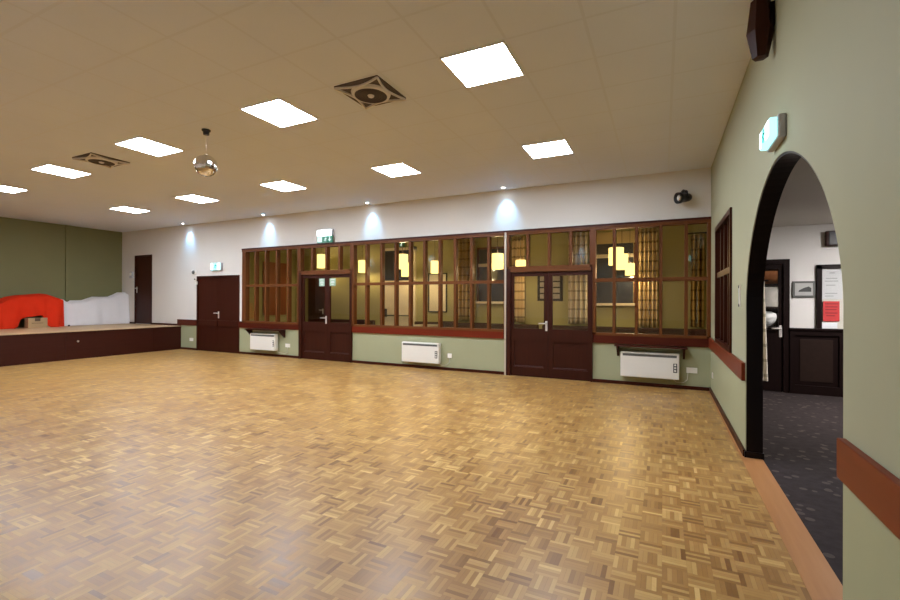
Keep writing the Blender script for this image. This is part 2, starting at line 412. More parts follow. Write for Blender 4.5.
# ------------------------------------------------------------------ glazed screen
YF, YK = YW-.035, YW+.085           # frame front / back
ZM = (1.705, 1.765)                 # mid rail
def screen(n, x0, x1, mull, z0, z1, mid, label, endposts=(.05, .05)):
    t = thing('window_%d' % n, label, 'glazed screen', ((x0+x1)/2, YW, z0), kind='structure')
    f = MB().box((x0, YF-.01, z1-.065), (x1, YK, z1), 1)
    f.box((x0, YF, z0), (x1, YK, z0+.045), 1)
    if mid: f.box((x0, YF+.012, ZM[0]), (x1, YK-.012, ZM[1]), 1)
    f.box((x0, YF, z0), (x0+endposts[0], YK, z1), 0); f.box((x1-endposts[1], YF, z0), (x1, YK, z1), 0)
    for x in mull: f.box((x-.024, YF+.006, z0), (x+.024, YK-.006, z1-.06), 0)
    f.build('window_frame', ['mull', 'mull_x'], t)
    MB().box((x0+.02, YW+.02, z0+.02), (x1-.02, YW+.026, z1-.02)).build('glass_pane', 'glass', t)
    return t
screen(1, WL, D1[0], [-9.21, -8.85, -8.48, -8.11], .80, ZP, True, 'five-bay glazed screen section nearest the stage', (.13, .05))
screen(2, D1[0], D1[1], [-7.35, -6.93, -6.55], 2.02, ZP, False, 'glazed transom over the first pair of doors from the stage')
screen(3, D1[1], D2[0], [-5.81, -5.42, -5.06, -4.71, -4.37, -4.02, -3.68, -3.33, -2.98], .80, ZP, True, 'ten-bay glazed screen section between the two pairs of doors')
screen(4, D2[0], D2[1], [-2.22, -1.83, -1.45], 1.965, ZP, False, 'glazed transom over the pair of doors nearest the corner')
screen(5, D2[1], XR, [-.735, -.39, -.03, .33], .80, ZP, True, 'five-bay glazed screen section beside the corner')
struct('trim_8', MB().box((WL, YF-.02, ZP-.012), (XR, YK, ZP+.022)), 'mahog_x', 'dark head rail along the top of the glazed screen', 'head rail')

# glazed double doors
def lever(mb, x, y, z, d):
    mb.box((x-.02, y-.012, z-.09), (x+.02, y, z+.09), 0, .004)
    mb.tube([(x, y-.01, z+.045), (x, y-.055, z+.045)], .011)
    mb.tube([(x, y-.055, z+.045), (x+d*.05, y-.06, z+.047), (x+d*.125, y-.058, z+.045)], .011)
    return mb
def glazed_doors(n, x0, x1, xs, zt, label):
    t = thing('door_%d' % n, label, 'double door', ((x0+x1)/2, YW, 0), kind='structure')
    f = MB().box((x0, YF-.01, 0), (x0+.085, YK, zt+.06)).box((x1-.03, YF-.01, 0), (x1, YK, zt+.06)).box((x0+.085, YF-.012, zt), (x1-.03, YK, zt+.06), 1)
    f.build('door_frame', ['mahog', 'mull_x'], t)
    for a, b in ((x0+.088, xs-.002), (xs+.002, x1-.033)):
        ya, yb = YW-.012, YW+.032
        w0, w1 = (.05, .075) if a < xs-.1 else (.075, .05)
        l = MB().box((a, ya, .008), (a+w0, yb, zt-.003)).box((b-w1, ya, .008), (b, yb, zt-.003))
        l.box((a+w0, ya, zt-.075), (b-w1, yb, zt-.003)).box((a+w0, ya, .66), (b-w1, yb, .875)).box((a+w0, ya, .008), (b-w1, yb, .17))
        lo = l.build('door_leaf', 'mahog', t)
        MB().box((a+w0-.01, YW+.008, .86), (b-w1+.01, YW+.014, zt-.07)).build('glass_pane', 'glass', lo)
        p = MB().box((a+w0-.005, YW+.006, .165), (b-w1+.005, YW+.02, .665))
        p.prism([(a+w0, ya+.001, .172), (a+w0, YW+.008, .172), (a+w0, YW+.008, .20), (a+w0, ya+.001, .18)], (b-w1-a-w0, 0, 0)); p.box((a+w0, ya+.003, .645), (b-w1, YW+.01, .66))
        for xx in (a+w0, b-w1-.014): p.box((xx, ya+.003, .18), (xx+.014, YW+.01, .65))
        p.build('kick_panel', 'mahog', lo)
    h = lever(MB(), xs-.03, YW-.012, .93, -1).build('door_handle', 'handle', t); h['label'] = 'steel lever handle'
    return t
glazed_doors(1, D1[0], D1[1], -6.90, 1.965, 'glazed dark wooden double doors with two pale green notices')
glazed_doors(2, D2[0], D2[1], -1.845, 1.905, 'glazed dark wooden double doors nearest the corner')
# solid pair of doors beside the screen
t = thing('door_3', 'plain dark brown double door below the lit exit sign', 'double door', (-10.63, YW, 0), kind='structure')
f = MB().box((DP[0], YW-.02, 0), (DP[0]+.05, YW+.1, DP[2])).box((DP[1]-.05, YW-.02, 0), (DP[1], YW+.1, DP[2])).box((DP[0]+.05, YW-.02, DP[2]-.05), (DP[1]-.05, YW+.1, DP[2]))
f.build('door_frame', 'mahog', t)
for a, b in ((DP[0]+.053, -10.637), (-10.633, DP[1]-.053)):
    l = MB().box((a, YW+.005, .008), (b, YW+.045, DP[2]-.053)).build('door_leaf', 'mahog', t)
    r = MB().box((a+.01, YW-.014, ZD0), (b-.01, YW+.005, ZD1), 0, .003).build('push_rail', 'mahog', l)
    r['label'] = 'slightly redder rail in line with the dado'
h = lever(MB(), -10.60, YW+.005, .98, -1).build('door_handle', 'handle', t); h['label'] = 'steel lever handle'
# stage door
t = thing('door_4', 'single dark brown door at the back of the stage', 'door', (-13.92, YW, .65), kind='structure')
MB().box((DS[0], YW-.015, .65), (DS[0]+.04, YW+.1, DS[3])).box((DS[1]-.04, YW-.015, .65), (DS[1], YW+.1, DS[3])).box((DS[0]+.04, YW-.015, DS[3]-.04), (DS[1]-.04, YW+.1, DS[3])).build('door_frame', 'mahog', t)
MB().box((DS[0]+.043, YW+.005, .662), (DS[1]-.043, YW+.045, DS[3]-.043)).build('door_leaf', 'mahog', t)
h = lever(MB(), DS[0]+.10, YW+.005, 1.67, 1).build('door_handle', 'handle', t); h['label'] = 'steel lever handle'

# stage
t = thing('stage', 'low stage with dark panelled front at the end of the hall', 'stage', (-13.5, 3.7, 0), kind='structure')
f = MB(); y = YN+.005
edges = [YN+.005, 1.4, 3.31, 5.226, 7.1, YW-.003]
for a, b in zip(edges[:-1], edges[1:]): f.box((XS-.03, a+.002, .0), (XS, b-.002, .615))
f.box((XS-.05, YN+.005, 0), (XS-.03, YW-.003, .61)); f.box((XS-.045, YN+.005, .60), (XS+.012, YW-.003, .635))
f.build('stage_front', 'stage', t)
MB().box((XE+.002, YN+.005, .60), (XS+.005, YW-.003, .65)).build('stage_deck', 'stage_top', t)
MB().lathe((XS+.006, 5.456, .41), [(0, .004), (.02, .004), (.022, -.004)], 12, axis='x').build('socket_cover', 'steel', t)

# window in the archway wall
t = thing('window_6', 'dark wood framed hatch in the sage wall beside the archway', 'window', (XR, 6.3, WR[2]), kind='structure')
f = MB().box((XR-.022, WR[0], WR[2]), (XB, WR[0]+.06, WR[3])).box((XR-.022, WR[1]-.06, WR[2]), (XB, WR[1], WR[3])).box((XR-.022, WR[0]+.06, WR[3]-.06), (XB, WR[1]-.06, WR[3])).box((XR-.022, WR[0]+.06, WR[2]), (XB, WR[1]-.06, WR[2]+.05))
f.box((XR+.0, WR[0]+.06, 1.70), (XB-.02, WR[1]-.06, 1.77))
for y in (5.96, 6.32, 6.68): f.box((XR+.005, y-.025, WR[2]+.05), (XB-.02, y+.025, WR[3]-.06))
f.build('window_frame', 'mahog', t)
MB().box((XR+.06, WR[0]+.05, WR[2]+.04), (XR+.085, WR[1]-.05, WR[3]-.05)).build('hatch_board', 'mahog', t)

# ------------------------------------------------------------------ ceiling lights
def panel_light(loc, label):
    x, y, z = loc; t = thing('ceiling_panel_light', label, 'ceiling light', loc, 'square ceiling panel lights')
    f = MB()
    for a, b in (((-.287, -.287), (.287, -.275)), ((-.287, .275), (.287, .287)), ((-.287, -.275), (-.275, .275)), ((.275, -.275), (.287, .275))):
        f.box((x+a[0], y+a[1], z-.012), (x+b[0], y+b[1], z))
    f.build('light_frame', 'white_pl', t)
    MB().box((x-.275, y-.275, z-.009), (x+.275, y+.275, z-.001)).build('diffuser', 'panel', t)
    return t
ords = ['first', 'second', 'third', 'fourth', 'fifth']
xsA = [(-1.429, 3.632), (-3.829, 3.592), (-6.268, 3.62), (-8.76, 3.70), (-11.1, 3.77)]; xsB = [(-1.412, 6.0), (-3.81, 5.94), (-6.21, 5.91), (-8.60, 5.90), (-11.06, 5.96)]
proto = None
for row, xs in (('far from', xsA), ('beside', xsB)):
    for i, (x, yy) in enumerate(xs):
        lab = 'lit square ceiling panel, %s from the archway, in the row %s the screen' % (ords[i], 'away from' if row == 'far from' else 'beside')
        if proto is None: proto = panel_light((x, yy, ZC), lab)
        else: copy_tree(proto, (x, yy, ZC), lab)
# wall-washing downlights
def downlight(loc, label, hall=True):
    x, y, z = loc; t = thing('downlight', label, 'downlight', loc, 'recessed downlights along the walls')
    MB().lathe(loc, [(.028, -.001), (.030, -.010), (.045, -.010), (.050, -.004), (.050, 0), (.028, -.001)], 20).build('light_bezel', 'white_pl', t)
    MB().lathe(loc, [(0, -.005), (.029, -.005), (.029, -.001)], 20).build('lens', 'spot_e', t)
    return t
def spot_lamp(t, x, y, dirv, power):
    L = bpy.data.lights.new('downlight_beam', 'SPOT'); L.energy = power; L.color = (.26, .60, 1.0); L.spot_size = math.radians(68); L.spot_blend = 1.0; L.shadow_soft_size = .03
    o = bpy.data.objects.new('downlight_beam', L); C.objects.link(o); o.parent = t; o.location = (0, 0, -.03)
    o.rotation_euler = Vector(dirv).to_track_quat('-Z', 'Y').to_euler()
SPX = [-2.63, -5.66, -8.74, -11.78]
SPN = ['above the pair of glazed doors nearest the corner', 'above the middle glazed section', 'above the glazed section nearest the stage', 'above the plain wall beside the stage']
for x, nme in zip(SPX, SPN):
    t = downlight((x, 7.68, ZC), 'small bright recessed downlight ' + nme)
    spot_lamp(t, x, 7.68, (0, .20, -.52), 21)
for x, nme in zip(SPX, ['opposite the doors nearest the corner', 'opposite the middle glazed section', 'opposite the glazed section nearest the stage', 'opposite the plain double door']):
    t = downlight((x, -.30, ZC), 'small recessed downlight ' + nme)
    spot_lamp(t, x, -.30, (0, -.20, -.52), 21)
# ceiling fan cassettes
def cassette(loc, label):
    x, y, z = loc; t = thing('ceiling_fan_cassette', label, 'ceiling fan', loc, 'square ceiling fan cassettes')
    h = .252
    MB().box((x-h, y-h, z-.012), (x+h, y+h, z)).build('dark_grille', 'fan_dark', t)
    f = MB(); N = 24
    f.lathe(loc, [(.160, -.012), (.160, -.040), (.186, -.034), (.195, -.012)], 40)
    for k in range(4):           # bowed ribs from corner to corner, touching the ring
        for sgn in (1,):
            a = k*PI/2; pin, pout = [], []
            for i in range(N+1):
                s = -1+2*i/N; d = h-(h-.187)*(1-abs(s)**1.6)
                for lst, dd in ((pin, d-.007), (pout, d+.008)):
                    px, py = s*(h-.004), min(dd, h)
                    lst.append((x+px*math.cos(a)-py*math.sin(a), y+px*math.sin(a)+py*math.cos(a), z-.030))
            f.strip(pin, pout, (0, 0, .02))
    f.build('fan_frame', 'fan_light', t)
    g = MB().lathe(loc, [(0, -.036), (.05, -.036), (.158, -.030), (.158, -.012)], 40, smooth=False)
    for r in (.06, .085, .11, .135, .155): g.lathe(loc, [(r-.004, -.032), (r-.004, -.040), (r+.004, -.040), (r+.004, -.030)], 36)
    g.build('fan_guard', 'fan_dark', t)
    MB().lathe(loc, [(0, -.052), (.025, -.050), (.034, -.036)], 20).build('fan_hub', 'fan_light', t)
    return t
fan = cassette((-2.62, 3.61, ZC), 'square ceiling fan between the two panel lights nearest the archway wall')
copy_tree(fan, (-7.51, 3.655, ZC), 'square ceiling fan near the stage, beyond the mirror ball')

# mirror ball
bx, by, bz, br = -5.02, 3.555, 3.015, .130
t = thing('mirror_ball', 'silver mirror ball hanging from a dark motor on the ceiling', 'mirror ball', (bx, by, ZC))
MB().lathe((bx, by, ZC), [(0, 0), (.05, 0), (.05, -.015), (.036, -.024), (.034, -.06), (0, -.06)], 20, smooth=False).build('motor', 'dkplastic', t)
MB().tube([(bx, by, ZC-.055), (bx, by, bz+br)], .0015, 6).build('chain', 'steel', t)
m = MB(); rows = []
NT = 20
for i in range(NT):                       # rows of separate flat mirror tiles
    t0, t1 = PI*i/NT, PI*(i+1)/NT
    nc = max(4, round(2*NT*math.sin((t0+t1)/2)))
    for k in range(nc):
        p0, p1 = 2*PI*k/nc, 2*PI*(k+1)/nc
        q = [Vector((math.sin(a)*math.cos(p), math.sin(a)*math.sin(p), math.cos(a)))*br+Vector((bx, by, bz)) for a, p in ((t0, p0), (t1, p0), (t1, p1), (t0, p1))]
        c = sum(q, Vector())/4; n = (c-Vector((bx, by, bz))).normalized()
        tl = Matrix.Rotation(random.uniform(-.035, .035), 3, n.orthogonal().normalized())
        out = [c+tl @ ((p-c)*.93)+n*.001 for p in q]; inn = [p-n*.006 for p in out]
        if (out[0]-out[3]).length < 1e-4: out, inn = out[:3], inn[:3]
        m.prism(inn, n*.006)
m.build('mirror_tiles', 'mirror', t)
MB().lathe((bx, by, bz), [(0, br*.97)]+[(br*.965*math.sin(PI*i/16), br*.965*math.cos(PI*i/16)) for i in range(1, 16)]+[(0, -br*.97)], 32).build('ball_core', 'grille', t)
MB().lathe((bx, by, bz+br), [(0, .012), (.018, .008), (.02, -.006), (0, -.006)], 12).build('ball_cap', 'steel', t)

# ------------------------------------------------------------------ wall heaters
def heater(x, z, label):
    t = thing('wall_heater', label, 'heater', (x, YW, z), 'white wall heaters along the glazed wall')
    w, h, d = .86, .405, .125; x0, x1 = x-w/2, x+w/2
    b = MB().box((x0, YW-d, z), (x1, YW-.025, z+h), 0, .012)
    b.build('heater_case', 'white', t)
    for a in (x0+.08, x1-.16): MB().box((a, YW-.03, z+.05), (a+.08, YW-.001, z+h-.05)).build('wall_bracket', 'grille', t)
    g = MB().box((x0+.035, YW-d-.003, z+h-.063), (x1-.035, YW-d+.004, z+h-.024))
    for k in range(24):
        xx = x0+.05+k*(w-.1)/23; g.box((xx-.003, YW-d-.006, z+h-.062), (xx+.003, YW-d-.002, z+h-.025))
    g.build('outlet_grille', 'grille', t)
    c = MB().box((x1-.085, YW-d-.004, z+.11), (x1-.03, YW-d+.003, z+.255), 0, .002).build('control_panel', 'grille', t)
    k = MB()
    for zz in (.14, .185, .23): k.lathe((x1-.0575, YW-d-.004, z+zz), [(0, -.012), (.013, -.011), (.015, 0)], 14, axis='y')
    k.build('control_knob', 'white_pl', c)
    return t
heater(-8.84, .148, 'white wall heater under the small shelf near the stage')
heater(-4.41, .125, 'white wall heater with no shelf, below the middle glazed section')
heater(-.195, .150, 'white wall heater under the small shelf beside the corner')
def shelf(x0, x1, label):
    t = thing('heater_shelf', label, 'shelf', ((x0+x1)/2, YW, .64), 'small dark shelves over the heaters')
    MB().box((x0, YW-.19, .64), (x1, YW-.031, .665), 0, .003).build('shelf_board', 'mahog_x', t)
    for x in (x0+.03, x1-.06):
        MB().prism([(x, YW-.002, .64), (x, YW-.18, .64), (x, YW-.18, .62), (x, YW-.03, .47), (x, YW-.002, .47)], (.03, 0, 0)).build('bracket', 'mahog', t)
shelf(-9.38, -8.17, 'dark wooden shelf above the heater near the stage')
shelf(-.715, .345, 'dark wooden shelf above the heater beside the corner')
# sockets
def socket(x, z, w, label, cat='socket'):
    t = thing('wall_socket', label, cat, (x, YW, z), 'white wall sockets')
    MB().box((x-w/2, YW-.012, z-.043), (x+w/2, YW, z+.043), 0, .004).build('socket_plate', 'white_pl', t)
    n = 2 if w > .12 else 1
    for k in range(n):
        xx = x+(k-(n-1)/2)*.07
        MB().box((xx-.012, YW-.0155, z+.012), (xx-.002+.014, YW-.011, z+.03), 0, .001).build('rocker_switch', 'white', t)
    return t
socket(-11.70, .282, .15, 'white double socket on green between stage and plain double door')
socket(-8.12, .285, .15, 'white double socket beside the shelved heater near the stage')
socket(-3.797, .288, .088, 'white single socket beside the heater with no shelf')
socket(.413, .300, .15, 'white double socket beside the heater next to the corner')
t = thing('wall_socket', 'small white wall plate on the archway wall close to the corner', 'socket', (XR, 7.51, .29), 'white wall sockets')
MB().box((XR-.012, 7.46, .255), (XR, 7.56, .335), 0, .004).build('socket_plate', 'white_pl', t)
def cord(pts, label):
    tag(MB().tube(pts, .005, 6).build('power_cord', 'cable'), label, 'cord', 'heater power cords')
cord([(-3.80, YW-.012, .245), (-3.80, YW-.012, .16), (-3.86, YW-.012, .10), (-3.97, YW-.012, .085), (-4.06, YW-.03, .14)], 'thin cord drooping from the single socket to the unshelved heater')
cord([(-8.12, YW-.012, .242), (-8.13, YW-.012, .12), (-8.2, YW-.012, .085), (-8.4, YW-.012, .10), (-8.5, YW-.03, .165)], 'thin cord hanging below the double socket near the stage')
cord([(.36, YW-.012, .257), (.35, YW-.012, .15), (.30, YW-.012, .10), (.2, YW-.012, .10), (.12, YW-.03, .165)], 'thin cord hanging below the double socket next to the corner')

# ------------------------------------------------------------------ signs
def running_man(P, mi, mb, th):
    """P(u,v) -> 3d point on the face; unit square pictogram"""
    def quad(a, b, w):
        a, b = Vector(a), Vector(b); d = (b-a).normalized(); n = Vector((-d.y, d.x))*w/2
        mb.prism([P(*(a+n)), P(*(b+n)), P(*(b-n)), P(*(a-n))], th, mi)
    mb.prism([P(.62+.09*math.cos(k*PI/5), .84+.09*math.sin(k*PI/5)) for k in range(10)], th, mi)
    quad((.56, .74), (.44, .42), .17); quad((.55, .70), (.76, .58), .08); quad((.76, .58), (.88, .66), .07)
    quad((.52, .70), (.30, .62), .08); quad((.30, .62), (.22, .48), .07)
    quad((.45, .44), (.64, .30), .11); quad((.64, .30), (.60, .06), .09)
    quad((.42, .44), (.30, .24), .11); quad((.30, .24), (.08, .22), .09)
# sign over the plain double door
sx0, sx1, sz0, sz1 = -10.81, -10.45, 2.165, 2.345
t = thing('exit_sign', 'lit green exit sign above the plain double door', 'exit sign', ((sx0+sx1)/2, YW, sz0), 'lit exit signs')
MB().box((sx0-.012, YW-.07, sz0-.012), (sx1+.012, YW, sz1+.012), 0, .006).build('sign_case', 'sign_grey', t)
fc = MB().box((sx0, YW-.078, sz0), (sx1, YW-.068, sz1)).build('sign_face', 'sign_e', t)
m = MB(); S = .15
running_man(lambda u, v: (sx0+.105+u*S, YW-.079, sz0+.02+v*S), 0, m, (0, -.002, 0)); m.build('running_figure', 'sign_gl', fc)
for a, b in ((sx0+.012, sx0+.075), (sx1-.09, sx1-.012)): MB().box((a, YW-.081, sz0+.012), (b, YW-.078, sz1-.012)).build('bright_end', 'sign_w', fc)
# emergency luminaire over the first glazed doors
sx0, sx1 = -7.13, -6.73
t = thing('exit_sign', 'lit white emergency light with hanging green exit panel on top of the glazed screen', 'exit sign', ((sx0+sx1)/2, YW, 2.70), 'lit exit signs')
MB().box((sx0-.02, YW-.085, 2.845), (sx1+.02, YW, 2.985), 0, .008).build('sign_case', 'sign_grey', t)
MB().box((sx0-.005, YW-.10, 2.835), (sx1+.005, YW-.082, 2.975), 0, .006).build('lamp_cover', 'sign_w', t)
pn = MB().box((sx0-.02, YW-.075, 2.685), (sx1+.03, YW-.065, 2.84)).build('exit_panel', 'sign_g', t)
m = MB(); S = .12
running_man(lambda u, v: (sx0+.165+u*S, YW-.0755, 2.70+v*S), 0, m, (0, -.002, 0))
m.box((sx0-.012, YW-.077, 2.70), (sx0+.125, YW-.075, 2.825))
ax = sx1-.055
m.box((ax-.014, YW-.077, 2.755), (ax+.014, YW-.075, 2.825)); m.prism([(ax-.045, YW-.075, 2.765), (ax+.045, YW-.075, 2.765), (ax, YW-.075, 2.705)], (0, -.002, 0))
m.build('exit_marks', 'sign_w2', pn)
# sign on the archway wall
y0, y1, z0, z1 = 3.27, 3.56, 2.385, 2.505
t = thing('exit_sign', 'glowing blue-green exit sign on the sage wall above the archway', 'exit sign', (XR, (y0+y1)/2, z0), 'lit exit signs')
MB().box((XR-.045, y0-.015, z0-.012), (XR, y1+.015, z1+.012), 0, .01).build('sign_case', 'sign_grey', t)
fc = MB().box((XR-.085, y0, z0), (XR-.043, y1, z1), 0, .008).build('sign_face', 'sign_e', t)
m = MB(); S = .10
running_man(lambda u, v: (XR-.0855, y1-.07-u*S, z0+.01+v*S), 0, m, (-.002, 0, 0)); m.build('running_figure', 'sign_gl', fc)
for a, b in ((y0+.012, y0+.10), (y1-.05, y1-.012)): MB().box((XR-.088, a, z0+.012), (XR-.085, b, z1-.012)).build('bright_end', 'sign_w', fc)
# notices on the glazed doors
for x0, x1, lab in ((-7.14, -6.98, 'pale green notice on the door leaf nearer the stage'), (-6.83, -6.66, 'pale green notice on the door leaf farther from the stage')):
    t = thing('door_notice', lab, 'notice', ((x0+x1)/2, YW, 1.70), 'pale green notices on the glazed doors')
    MB().box((x0, YW-.0145, 1.70), (x1, YW-.0125, 1.875)).build('notice_card', 'sticker', t)
    m = MB()
    for zz, w in ((1.845, .11), (1.80, .09), (1.775, .11), (1.735, .07)): m.box(((x0+x1)/2-w/2, YW-.016, zz-.008), ((x0+x1)/2+w/2, YW-.0145, zz+.006))
    m.build('notice_print', 'paper', t)

# ------------------------------------------------------------------ small wall things
t = thing('alarm_sounder', 'small white alarm sounder beside the plain double door', 'alarm', (-11.58, YW, 2.06))
MB().box((-11.68, YW-.035, 2.08), (-11.50, YW, 2.20), 0, .01).build('sounder_box', 'white_pl', t)
MB().lathe((-11.585, YW-.03, 2.13), [(0, -.04), (.03, -.038), (.05, -.02), (.055, 0)], 18, axis='y').build('sounder_dome', 'grille', t)
t = thing('door_holder', 'small white magnetic door holder below the alarm sounder', 'door holder', (-11.49, YW, 1.81))
MB().box((-11.56, YW-.03, 1.90), (-11.50, YW, 1.98), 0, .008).box((-11.50, YW-.05, 1.79), (-11.42, YW-.021, 1.88), 0, .008).build('holder_body', 'white_pl', t)
MB().lathe((-11.53, YW-.03, 1.94), [(0, -.015), (.02, -.013), (.022, 0)], 14, axis='y').build('magnet', 'grille', t)
t = thing('switch_panel', 'small grey control box beside the stage door', 'control box', (-14.49, YW, 2.02))
MB().box((-14.56, YW-.05, 2.02), (-14.42, YW, 2.22), 0, .006).build('panel_case', 'sign_grey', t)
MB().box((-14.535, YW-.056, 2.10), (-14.445, YW-.05, 2.19)).build('panel_front', 'white_pl', t)
t = thing('wall_strip', 'slim white thermometer strip on the sage wall between hatch and archway', 'thermometer', (XR, 5.0, 1.33))
MB().box((XR-.012, 4.97, 1.33), (XR, 5.03, 1.535), 0, .003).build('strip_back', 'white_pl', t)
MB().box((XR-.015, 4.992, 1.36), (XR-.011, 5.008, 1.50)).build('scale', 'ink', t)
for z in (1.345, 1.52): MB().lathe((XR-.012, 5.0, z), [(0, -.006), (.014, -.005), (.016, 0)], 12, axis='x').build('fixing_cap', 'dkplastic', t)

# spotlight / floodlight can near the corner
t = thing('stage_spotlight', 'small black spotlight on the cream wall near the corner', 'spotlight', (.30, YW, 3.05))
MB().box((.26, YW-.025, 3.03), (.34, YW, 3.13), 0, .006).tube([(.30, YW-.02, 3.08), (.30, YW-.09, 3.08), (.30, YW-.13, 3.03)], .012).build('wall_bracket', 'dkplastic', t)
R = Vector((-.78, -.55, -.10)).to_track_quat('Y', 'Z').to_matrix().to_4x4(); P0 = Vector((.29, YW-.16, 2.985))
b = MB().lathe((0, 0, 0), [(0, -.11), (.045, -.11), (.062, -.08), (.070, -.02), (.070, .05), (.085, .06), (.085, .115), (.070, .115), (.066, .07), (0, .066)], 24, axis='y')
b.xform(Matrix.Translation(P0) @ R); b.build('lamp_can', 'dkplastic', t)
b = MB().lathe((0, 0, 0), [(0, .102), (.035, .098), (.066, .088), (.066, .075), (0, .07)], 24, axis='y'); b.xform(Matrix.Translation(P0) @ R); b.build('lamp_lens', 'mirror', t)
b = MB().tube([(-.09, 0, 0), (-.09, .0, .08), (0, 0, .12), (.09, 0, .08), (.09, 0, 0)], .008, 6); b.xform(Matrix.Translation(P0) @ R); b.build('yoke', 'dkplastic', t)

# dark speaker box high on the archway wall
t = thing('wall_speaker', 'dark brown tapered wooden speaker box high on the sage wall', 'speaker', (XR, 3.60, 3.03))
cx, cy = .590, 3.60
MB().lathe((cx, cy, 0), [(0, 3.025), (.046, 3.028), (.080, 3.20), (.056, 3.42), (0, 3.425)], 6, smooth=False).build('speaker_case', 'mahog', t)
MB().box((XR-.03, cy-.03, 3.22), (XR, cy+.03, 3.38), 0, .004).build('wall_bracket', 'dkbrown', t)

# ------------------------------------------------------------------ things on the stage
def interp(pts, x):
    if x <= pts[0][0]: return pts[0][1]
    for (a, b), (c, d) in zip(pts[:-1], pts[1:]):
        if x <= c: return b+(d-b)*(x-a)/(c-a)
    return pts[-1][1]
def drape(name, label, ys, top, bot, xf, xb, mat, fold, slant, seedv):
    rnd = random.Random(seedv); ph = [rnd.uniform(0, 6.28) for _ in range(6)]
    rows = []
    n = ys[2]
    for i in range(n+1):
        y = ys[0]+(ys[1]-ys[0])*i/n; zt = interp(top, y); zb = interp(bot, y); row = []
        for j in range(9):                                   # over the top, from the back wall forward
            s = j/8; xx = xb+(xf+.10-xb)*s
            row.append((xx, y, zt-.02+.03*math.sin(s*PI)+.012*math.sin(5*y+4*s+ph[0])))
        for j in range(1, 4):                                # rounded front edge
            a = j/4*PI/2; row.append((xf+.10-.0+.10*math.sin(a)*0+.10*(math.sin(a)), y, zt-.02-.06*(1-math.cos(a))))
        for j in range(15):
            s = j/14; z = zt-.08+(zb-zt+.08)*s
            amp = fold*(.25+.9*s)
            w = amp*(math.sin(13*y+ph[1]+1.5*s)+.6*math.sin(23*y+ph[2]-2.2*s)+.5*math.sin(5.2*y+ph[3]+4*s))
            row.append((xf+.20+w+.05*s, y+slant*(zt-z)*((y-ys[0])/(ys[1]-ys[0])), z))
        rows.append([Vector(p) for p in row])
    # second skin gives the cloth its thickness
    m = MB(); N = len(rows[0])
    inner = [[p+Vector((-.008, 0, -.008)) for p in r] for r in rows]
    m.grid([r+q[::-1] for r, q in zip(rows, inner)], closed=True)
    for r, q in ((rows[0], inner[0]), (rows[-1], inner[-1])):
        m.grid([r, q])
    # end flap
    for r, sg in ((rows[-1], 1), (rows[0], -1)):
        fl = []
        for p in r:
            k = 6; fl.append([Vector((p.x, p.y+sg*(.002+.02*(q/k)), p.z+(interp(bot, p.y)-p.z)*q/k)) for q in range(k+1)])
        m.grid(fl)
    bmesh.ops.remove_doubles(m.bm, verts=m.bm.verts, dist=1e-5)
    return tag(m.build(name, mat), label, 'cloth')
redtop = [(3.6, 1.28), (4.6, 1.24), (4.885, 1.283), (5.011, 1.368), (5.158, 1.442), (5.29, 1.481), (5.544, 1.495), (5.746, 1.505), (5.891, 1.489), (6.062, 1.43), (6.15, 1.39)]
redbot = [(3.6, .655), (5.22, .655), (5.30, .70), (5.331, .87), (5.447, .935), (5.606, .948), (5.748, .972), (5.81, .84), (5.894, .705), (5.958, .656), (6.2, .656)]
drape('red_cloth', 'bright red cloth draped over stacked things on the stage', (3.6, 6.15, 110), redtop, redbot, -14.62, -14.97, 'red', .036, -.14, 3)
whtop = [(6.2, 1.39), (6.3, 1.372), (6.368, 1.30), (6.43, 1.29), (6.482, 1.331), (6.621, 1.331), (6.763, 1.337), (6.884, 1.388), (7.032, 1.446), (7.234, 1.454), (7.415, 1.464), (7.548, 1.525), (7.655, 1.578), (7.84, 1.575)]
drape('white_sheet', 'white dust sheet draped beside the stage door', (6.2, 7.868, 90), whtop, [(6, .656), (8, .656)], -14.86, -14.99, 'sheet', .013, .0, 5)
# what the cloths lie over
def trestle(y0, y1, zt, x0, x1, label):
    t = thing('folding_table', label, 'table', ((x0+x1)/2, (y0+y1)/2, .65), 'tables hidden under the cloths')
    MB().box((x0, y0, zt-.03), (x1, y1, zt), 0, .004).build('tabletop', 'tabletop', t)
    for y in (y0+.08, y1-.08):
        for x in (x0+.03, x1-.03): MB().tube([(x, y, .65), (x, y, zt-.03)], .013).build('leg', 'dkplastic', t)
trestle(3.7, 6.05, 1.20, -14.95, -14.52, 'folding table under the red cloth')
trestle(6.3, 7.75, 1.24, -14.97, -14.78, 'narrow table under the white sheet')
t = thing('cardboard_box', 'brown cardboard box under the raised edge of the red cloth', 'box', (-14.27, 5.54, .65))
MB().box((-14.46, 5.36, .65), (-14.26, 5.745, .90), 0, .004).build('carton', 'card', t)
MB().box((-14.262, 5.49, .82), (-14.256, 5.60, .899)).build('tape', 'tape', t)
m = MB()
for k in range(9): m.box((-14.2605, 5.43+k*.026, .765), (-14.2585, 5.448+k*.026, .78))
m.build('print_marks', 'tape', t)
MB().box((-14.36, 5.36, .8995), (-14.262, 5.745, .9015)).build('flap', 'card', t)
t = thing('floor_stop', 'tiny dark door stop on the stage deck between the red and white cloths', 'door stop', (-14.42, 6.27, .65))
MB().lathe((-14.42, 6.27, .65), [(0, .04), (.018, .038), (.024, .02), (.026, 0), (0, 0)], 14).build('rubber_cap', 'dkplastic', t)

